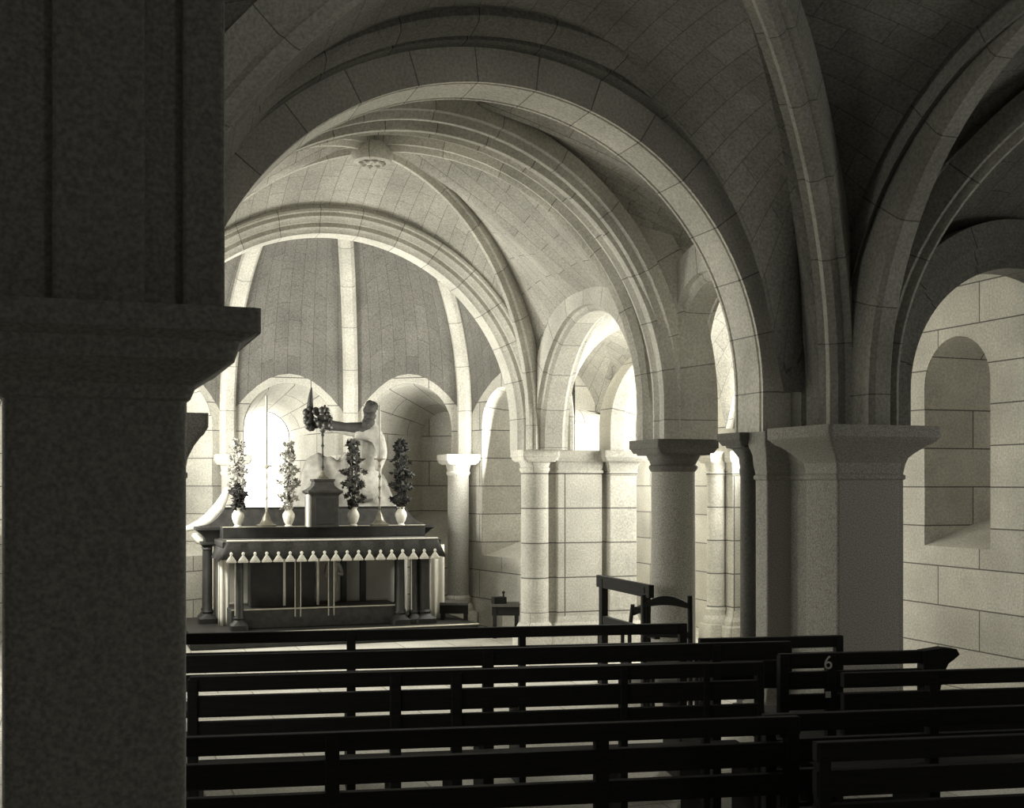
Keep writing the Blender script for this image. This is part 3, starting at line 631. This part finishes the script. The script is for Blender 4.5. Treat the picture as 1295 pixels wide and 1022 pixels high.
# parent inverse must follow the moved empty
for ch in tb.children: ch.matrix_parent_inverse = Matrix.Translation(tb.location).inverted()
def candlestick(x, y, z, h, label, cat, name, mats, candle=0.0, scale=1.0, group=None, parent=None):
    r = empty(name, (x, y, z), 0, label, cat, group)
    s_ = scale
    b = WM(); b.loft(x, y, [(z, .095 * s_, .075 * s_, 3), (z + .02 * s_, .10 * s_, .08 * s_, 3), (z + .03 * s_, .07 * s_, .06 * s_, 2.5), (z + .07 * s_, .045 * s_, .04 * s_, 2), (z + .11 * s_, .032 * s_, .03 * s_, 2), (z + .15 * s_, .012 * s_, .012 * s_, 2)], 20); b.build('base', mats[0], r, smooth=40)
    lv = [(z + .14 * s_, .012)]
    k = z + .17 * s_
    while k < z + h - .06:
        lv += [(k, .010), (k + .015, .019), (k + .03, .010), (k + .09, .009)]; k += .11
    lv += [(z + h - .03, .012), (z + h - .01, .03), (z + h, .032)]
    m = WM(); m.loft(x, y, [(a, q, q, 2) for a, q in lv], 14); m.build('stem', mats[1], r, smooth=60)
    if candle:
        m = WM(); m.loft(x, y, [(z + h - .01, .055, .055, 2), (z + h + .005, .06, .06, 2), (z + h + .008, .02, .02, 2)], 18); m.build('drip_pan', mats[1], r, smooth=40)
        m = WM(); m.loft(x, y, [(z + h, .014, .014, 2), (z + h + candle, .011, .011, 2), (z + h + candle + 0.004, .003, .003, 2)], 12); m.build('candle', M['wax'], r, smooth=40)
    return r
SH = 1.162
q = P(337, 668, 12.45); candlestick(q.x, q.y, SH, 0.62, 'tall candlestick with a thin stem and triangular foot, left of the tabernacle', 'candlestick', 'candlestick', (M['brass'], M['gilt']), 0.72)
q = P(480, 668, 12.75); candlestick(q.x, q.y, SH, 0.70, 'tall candlestick with drip pan and candle, right of the tabernacle', 'candlestick', 'candlestick', (M['brass'], M['brass']), 0.56)
cx_ = candlestick(TX, TYY, 1.652, 0.50, 'dark altar crucifix with a leafy crown and tall spike, standing on the tabernacle', 'crucifix', 'altar_crucifix', (M['brass'], M['bronze']), 0, 0.62)
m = WM(); r4 = random.Random(5)
cc = P(401, 527, (Vector((TX, TYY, 0)).length) * 0.985)
def blob(m, c, r, n=6, sq=1.0):
    m.loft(c[0], c[1], [(c[2] - r * sq, r * .3, r * .3, 2), (c[2] - r * .5 * sq, r * .85, r * .8, 2), (c[2] + r * .1 * sq, r, r, 2), (c[2] + r * .7 * sq, r * .7, r * .7, 2), (c[2] + r * sq, r * .15, r * .15, 2)], n)
zt = 2.152
dd = TYY * math.cos(TH) + TX * math.sin(TH)
def Q(px, y): return P(px, y, dd)
m.tube([(TX, TYY, zt - .02), (TX, TYY, zt + .12)], .02, 8)
m.tube([Q(391, 536), Q(392, 515), Q(393, 500), Q(394, 490)], [.05, .035, .022, .006], 8)
m.tube([Q(402, 530), Q(411, 529), Q(419, 527)], [.04, .045, .02], 8)
m.tube([Q(410, 528), Q(410, 520), Q(411, 512)], [.03, .025, .008], 8)
for _ in range(46):
    blob(m, Q(386 + 32 * r4.random(), 516 + 26 * r4.random()) + Vector((0, (r4.random() - .5) * .12, 0)), .022 + .02 * r4.random())
m.build('leafy_crown', M['bronze'], cx_, smooth=60)
# ---- vases with flowers
def vase_of_flowers(x, y, top, label, mf, seed, vs=1.0, wide=0.085, lean=0.0, gap=0):
    r = empty('vase_of_flowers', (x, y, SH), 0, label, 'vase of flowers', 'flower vases on the altar shelf')
    m = WM(); m.loft(x, y, [(SH + a * vs, q * vs, q * vs, 2) for a, q in ((0, .04), (.008, .042), (.02, .03), (.05, .048), (.10, .062), (.13, .06), (.16, .04), (.175, .034), (.19, .045), (.196, .052), (.19, .04), (.17, .028))], 20)
    m.build('vase', M['porcelain'], r, smooth=60)
    rr = random.Random(seed); m = WM(); st_ = WM(); z0 = SH + .18 * vs; h = top - z0
    for k in range(9):
        a = rr.random() * 6.28; st_.tube([(x, y, z0 - .1), (x + .3 * wide * math.cos(a), y + .3 * wide * math.sin(a), z0 + h * .5), (x + .5 * wide * math.cos(a), y + .5 * wide * math.sin(a), z0 + h * (.75 + .2 * rr.random()))], .004, 5)
    st_.build('stems', M['leafm'], r)
    nfl = int(190 * h / 0.6)
    for k in range(nfl):
        t = rr.random(); a = rr.random() * 6.28; lump = 0.65 + 0.35 * math.sin(t * h * 45 + seed)
        wd = wide * 1.12 * (0.5 + 0.75 * math.sin(PI * min(1, .15 + t * .82))) * lump * (0.4 + 0.6 * rr.random() ** .5)
        c = Vector((x + lean * t + wd * math.cos(a), y + wd * math.sin(a), z0 + h * t)); rad = .018 + .022 * rr.random()
        ax2 = Vector((rr.random() - .5, rr.random() - .5, rr.random() - .2)).normalized(); u = ax2.orthogonal().normalized(); v = ax2.cross(u)
        b0 = m.add([c - ax2 * rad * .4]); np_ = 10
        ring = [c + (u * math.cos(2 * PI * i / np_) + v * math.sin(2 * PI * i / np_)) * rad * (1.25 if i % 2 else .65) + ax2 * rad * (.35 if i % 2 else .1) for i in range(np_)]
        b1 = m.add(ring); b2 = m.add([c + ax2 * rad * .35])
        for i in range(np_): m.face([b0, b1 + (i + 1) % np_, b1 + i]); m.face([b2, b1 + i, b1 + (i + 1) % np_])
    m.build('flowers', mf, r)['kind'] = 'stuff'
for (px, topy, lab, mf, sd, wd, d) in ((301, 612, 'small white vase with a low dark bouquet at the left end of the altar shelf', 'leafd', 1, .075, 12.35), (365, 560, 'white vase with tall pale hazy flowers, just left of the tabernacle', 'leafp', 2, .09, 12.5),
                                (447, 558, 'white vase with tall grey flowers, just right of the tabernacle', 'leafm', 3, .10, 12.7), (507, 556, 'white vase with very dark tall flowers at the right end of the altar shelf', 'leafd', 4, .095, 12.85)):
    q = P(px, 668, d); vase_of_flowers(q.x, q.y, P(px, topy, d).z, lab, M[mf], sd, 1.0, wd)
q = P(300, 640, 13.15); SH_, SH = SH, 1.345
vase_of_flowers(q.x, q.y, P(300, 556, 13.15).z, 'tall pale bouquet rising behind the small vase at the left end of the retable', M['leafp'], 9, 0.8, .09); SH = SH_
# ---- large statue behind the altar: a robed figure bending and reaching out to the left
D = 13.62
def S(px, y, dy=0.0): v = P(px, y, D + dy); return v
bs_ = S(455, 660); st = empty('statue', (bs_.x, bs_.y, 0), 0, 'robed plaster statue with dark hair bending over, one arm stretched left behind the crucifix', 'statue')
verts = [S(462, 640), S(462, 610), S(462, 580), S(461, 556), S(464, 541), S(468, 531), S(467, 516),            # 0-6 hem, hips, waist, chest, neck, head base, head
         S(452, 545), S(432, 543), S(415, 541), S(405, 541),                                             # 7-10 outstretched arm
         S(478, 552, -.1), S(484, 575, -.18), S(477, 596, -.26),                                         # 11-13 near arm hanging
         S(452, 600, -.12), S(447, 628, -.12)]                                                           # 14-15 knee
edges = [(0, 1), (1, 2), (2, 3), (3, 4), (4, 5), (5, 6), (4, 7), (7, 8), (8, 9), (9, 10), (4, 11), (11, 12), (12, 13), (1, 14), (14, 15)]
rad = [(.24, .2), (.21, .17), (.16, .13), (.17, .13), .12, .055, .09, .085, .06, .045, .03, .08, .06, .04, .13, .12]
for i in range(len(verts)): verts[i] = verts[i] - Vector((bs_.x, bs_.y, 0))
skin('figure', verts, edges, rad, M['plaster'], st)
m = WM(); r5 = random.Random(8)
for _ in range(60): 
    t = r5.random(); blob(m, S(470 - 8 * t + 6 * (r5.random() - .5), 512 + 34 * t + 4 * (r5.random() - .5), -0.05 - .08 * r5.random()), .035 + .025 * r5.random(), 8)
m.build('hair', M['hair'], st, smooth=60)
m = WM(); m.tube([S(474, 548, -.08), S(455, 541, -.09), S(436, 540, -.08), S(418, 538, -.07), S(404, 538, -.06)], [.07, .065, .05, .06, .04], 10); m.build('sleeve', M['hair'], st, smooth=60)['label'] = 'dark sleeve along the outstretched arm'
# plinth of the statue, a grey rocky mound
m = MB(); NX, NY = 40, 14
for i in range(NX + 1):
    for j in range(NY + 1):
        x = -0.62 + 1.30 * i / NX; t = j / NY
        top = 0.78 * min(1, max(0, (x + .62) * 4)) ** .5 * min(1, max(0, (.68 - x) * 2.2)) ** .5 + .03 * math.sin(x * 17) + .02 * math.sin(x * 41)
        yy = -0.22 * math.cos(t * PI / 2) * (1 if True else 1) + .02 * math.sin(x * 23 + t * 9)
        m.v.append((x, yy, 1.13 + top * math.sin(t * PI / 2) + .015 * math.sin(x * 30 + t * 20)))
for i in range(NX):
    for j in range(NY): a = i * (NY + 1) + j; m.face([a, a + NY + 1, a + NY + 2, a + 1])
rk = m.build('rocky_mound', M['plaster'], smooth=60, solid=(0.03, -1)); c = S(432, 640, .12); rk.location = (c.x, c.y, 0)
tag(rk, 'grey rounded rocky mound behind the altar vases, under the bending statue', 'rock')
m = WM(); m.box(1.35, 3.5, 13.35, 13.75, ZB, 1.12).build('statue_table', M['marble'], None, bevel=.02); 
bpy.data.objects['statue_table']['label'] = 'pale marble block behind the retable carrying the mound and statue'; bpy.data.objects['statue_table']['category'] = 'pedestal'
# ================================================================== benches
PA = math.radians(-9.4)
def pew(px0, px1, pxr, yr, zt, posts, label, back=True, nm='church_bench', seat=0.30, rails=((0, .057), (.082, .158), (.182, .25)), ends=(True, True), group='rows of dark open-backed benches', endh=0.0):
    """top edge passes pixel column pxr at row yr, height zt"""
    d0 = (zt - EYE) * F / (HZ - yr); a = P(pxr, yr, d0); dv = Vector((math.cos(PA), math.sin(PA), 0)); nv = Vector((-dv.y, dv.x, 0))
    def at(px):
        k = math.tan(TH + math.atan((px - 640) / F))      # X = k Y
        s = (k * a.y - a.x) / (dv.x - k * dv.y); return s
    s0, s1 = at(px0), at(px1); r = empty(nm, (a + dv * s0)[:2] + (0,), PA, label, 'bench', group); L = s1 - s0
    for i, (q0, q1) in enumerate(rails):
        MB().box(0, L, -.018, .018, zt - q1, zt - q0).build('back_rail', M['wood'], r, bevel=.004)
    MB().box(0, L, .02, .02 + seat, .42, .455).build('seat', M['wood'], r, bevel=.006)
    MB().box(0.02, L - .02, .10, .13, .12, .16).build('stretcher', M['wood'], r)
    for px, wpx in posts:
        s = at(px) - s0; hw = wpx / 2 * (d0 / F)
        MB().box(s - hw, s + hw, -.022, .022, 0, zt - .01).box(s - hw, s + hw, .02, .02 + seat * .9, 0, .42).build('leg', M['wood'], r, bevel=.004)
    return r, at, a, dv
pew(150, 868, 440, 797, .85, ((444, 11), (660, 9), (180, 10), (863, 10)), 'farthest dark bench of the left block, its top rail against the foot of the altar', rails=((0, .055), (.10, .15)))
pew(120, 1000, 440, 824, .85, ((617, 14), (905, 12), (160, 12)), 'second dark bench from the altar in the left block', rails=((0, .078), (.088, .16)))
pew(240, 965, 440, 850.5, .85, ((244, 13), (500, 14), (577, 14), (788, 10), (892, 9), (960, 10)), 'third dark bench from the altar, pale floor showing through its two narrow slots', rails=((0, .055), (.077, .155), (.177, .27)))
pew(60, 1010, 440, 925, .85, ((90, 18), (420, 18), (760, 18), (1000, 18)), 'nearest dark bench, running along the bottom of the picture')
G5 = 'dark benches of the right block'
pew(884, 1065, 950, 806, .85, ((890, 10), (1060, 10)), 'short dark bench in front of the big right pier, farthest of the right block', group=G5)
r, at, a, dv = pew(985, 1190, 1100, 824, .85, ((990, 12), (1050, 12), (1180, 14)), 'dark bench with a curved bench end, at the foot of the big right pier', group=G5)
r2, at2, a2, dv2 = pew(1065, 1420, 1240, 846, .85, ((1178, 12), (1400, 12)), 'dark bench running out of the picture at right below the arched window', group=G5)
pew(965, 1420, 1150, 897, .85, ((972, 14), (1178, 12), (1380, 12)), 'second nearest dark bench of the right block', group=G5)
pew(1030, 1500, 1250, 930, .85, ((1040, 16), (1400, 16)), 'nearest dark bench of the right block', group=G5)
# curved top of the bench end
e0 = a + dv * at(1190); m = WM(); ez = 0.0
pp = [(-.10, 0), (.0, .012), (.06, .005), (.075, -.02), (.05, -.04), (.02, -.06), (-.01, -.12), (-.03, -.24), (-.10, -.24)]
nv = Vector((-dv.y, dv.x, 0)); b0 = m.add([e0 + dv * x - nv * .03 + Vector((0, 0, ez + z)) for x, z in pp]); b1 = m.add([e0 + dv * x + nv * .03 + Vector((0, 0, ez + z)) for x, z in pp]); k = len(pp)
m.face([b0 + i for i in range(k)]); m.face([b1 + i for i in range(k)][::-1])
for i in range(k): m.face([b0 + (i + 1) % k, b0 + i, b1 + i, b1 + (i + 1) % k])
m.build('bench_end', M['wood'], r)
# painted number 6 and small white ticket on the bench
def text(s, loc, size, parent, mat, rz):
    cu = bpy.data.curves.new('number', 'FONT'); cu.body = s; cu.size = size; cu.extrude = .001; cu.align_x = 'CENTER'
    o = bpy.data.objects.new('number', cu); COL.objects.link(o); dg = bpy.context.evaluated_depsgraph_get(); me = bpy.data.meshes.new_from_object(o.evaluated_get(dg)); bpy.data.objects.remove(o)
    o = bpy.data.objects.new('number', me); COL.objects.link(o); me.materials.clear(); me.materials.append(mat)
    o.parent = parent; o.location = loc; o.rotation_euler = (PI / 2, 0, 0); return o
def loc_on(parent, P0, yoff):
    v = Matrix.Rotation(-PA, 4, 'Z') @ (P0 - parent.location); return Vector((v.x, yoff, v.z))
q = P(1050, 847, (.85 - EYE) * F / (HZ - 824) * 0.985)
text('6', loc_on(r, q, -.026), .085, r, M['paint'], 0)
q = P(1050, 880, (.85 - EYE) * F / (HZ - 824) * 0.985); q = loc_on(r, q, 0)
MB().box(q.x - .012, q.x + .012, -.027, -.023, q.z - .012, q.z + .015).build('ticket', M['paint'], r)
# bench seen end-on right of the apse pier
A_, B_ = P(757, 727, 9.3), P(824, 744, 8.35)
d2 = (B_ - A_); d2.z = 0; L = d2.length; an = math.atan2(d2.y, d2.x); zt = .905
r = empty('side_bench', (A_.x, A_.y, 0), an, 'dark bench seen slanting in front of the pale apse pier, beside the chair', 'bench')
MB().box(0, L, -.02, .02, zt - .09, zt).build('back_rail', M['wood'], r, bevel=.004)
MB().box(0.1, L + .1, -.02, .02, zt - .36, zt - .30).build('lower_rail', M['wood'], r, bevel=.004)
for s in (.10, L - .1):
    MB().box(s - .03, s + .03, -.025, .025, 0, zt - .02).build('leg', M['wood'], r);
# chairs
def chair(px, yt, d, rz, label, wd=.36, zt=None):
    q = P(px, yt, d); h = q.z if zt is None else zt
    r = empty('chair', (q.x, q.y, 0), rz, label, 'chair', 'small wooden church chairs'); hw = wd / 2
    for s in (-1, 1):
        MB().tube([(s * hw, 0, 0), (s * hw, 0, .45), (s * hw, -.03, h - .03), (s * hw, -.035, h)], .016, 8).build('leg', M['wood'], r, smooth=60)
        MB().tube([(s * hw, .34, 0), (s * hw, .34, .45)], .016, 8).build('leg', M['wood'], r, smooth=60)
    m = MB(); n = 12; pts = []
    for k in range(n + 1):
        t = k / n; x = -hw + wd * t; pts.append((x, h - .055 + .05 * math.sin(PI * t)))
    b = m.add([(x, -.05, z) for x, z in pts] + [(x, -.02, z) for x, z in pts]); 
    c = m.add([(x, -.05, h - .085 + .02 * math.sin(PI * k / n)) for k, (x, z) in enumerate(pts)] + [(x, -.02, h - .085 + .02 * math.sin(PI * k / n)) for k, (x, z) in enumerate(pts)]); N = n + 1
    for k in range(n):
        m.face([c + k, c + k + 1, b + k + 1, b + k]); m.face([b + N + k, b + N + k + 1, c + N + k + 1, c + N + k]); m.face([b + k, b + k + 1, b + N + k + 1, b + N + k]); m.face([c + N + k, c + N + k + 1, c + k + 1, c + k])
    m.build('top_rail', M['wood'], r)
    MB().box(-hw, hw, -.035, -.015, .60, .64).build('cross_rail', M['wood'], r, bevel=.004)
    MB().box(-hw - .01, hw + .01, -.01, .36, .43, .46).build('seat', M['straw'], r, bevel=.008)
    MB().tube([(-hw, .34, .2), (hw, .34, .2)], .01, 6).tube([(-hw, 0, .2), (-hw, .34, .2)], .01, 6).tube([(hw, 0, .2), (hw, .34, .2)], .01, 6).build('stretcher', M['wood'], r)
    return r
chair(844, 752, 7.95, math.radians(-35), 'small wooden chair with arched back before the round granite pier', .30)
chair(811, 763, 9.6, math.radians(20), 'smaller-looking wooden chair farther back, between the slanting bench and round pier', .26, .66)
# low benches along the apse wall
def low_bench(px0, px1, y, d, label):
    a, b = P(px0, y, d), P(px1, y, d); h = a.z; r = empty('low_bench', (a.x, a.y, 0), math.atan2(b.y - a.y, b.x - a.x), label, 'bench', 'low benches by the apse wall'); L = (b - a).length; L = (b.xy - a.xy).length
    MB().box(0, L, -.02, .25, h - .03, h).build('seat', M['straw'], r, bevel=.004)
    MB().box(0, L, 0, .02, h - .12, h - .03).build('apron', M['wood'], r)
    for x in (.03, L - .03):
        for y_ in (.01, .22): MB().box(x - .02, x + .02, y_ - .015, y_ + .015, 0, h - .03).build('leg', M['wood'], r)
    return h
h = low_bench(556, 592, 762, 13.0, 'low bench against the apse wall between altar and slim round column')
h = low_bench(622, 657, 764, 12.6, 'low bench between the slim round column and the apse pier')
q = P(631, 762, 12.65); m = MB(); m.box(-.07, .07, -.05, .05, 0, .07); r = empty('small_box', (q.x, q.y, h), 0, 'tiny dark box with a knob lying on the low bench beside the apse pier', 'box')
m.build('body', M['wood'], r, bevel=.006); m = MB(); m.loft(.05, 0, [(.07, .01, .01, 2), (.10, .008, .008, 2), (.115, .02, .02, 2), (.13, .006, .006, 2)], 10); m.build('knob', M['wood'], r, smooth=60)
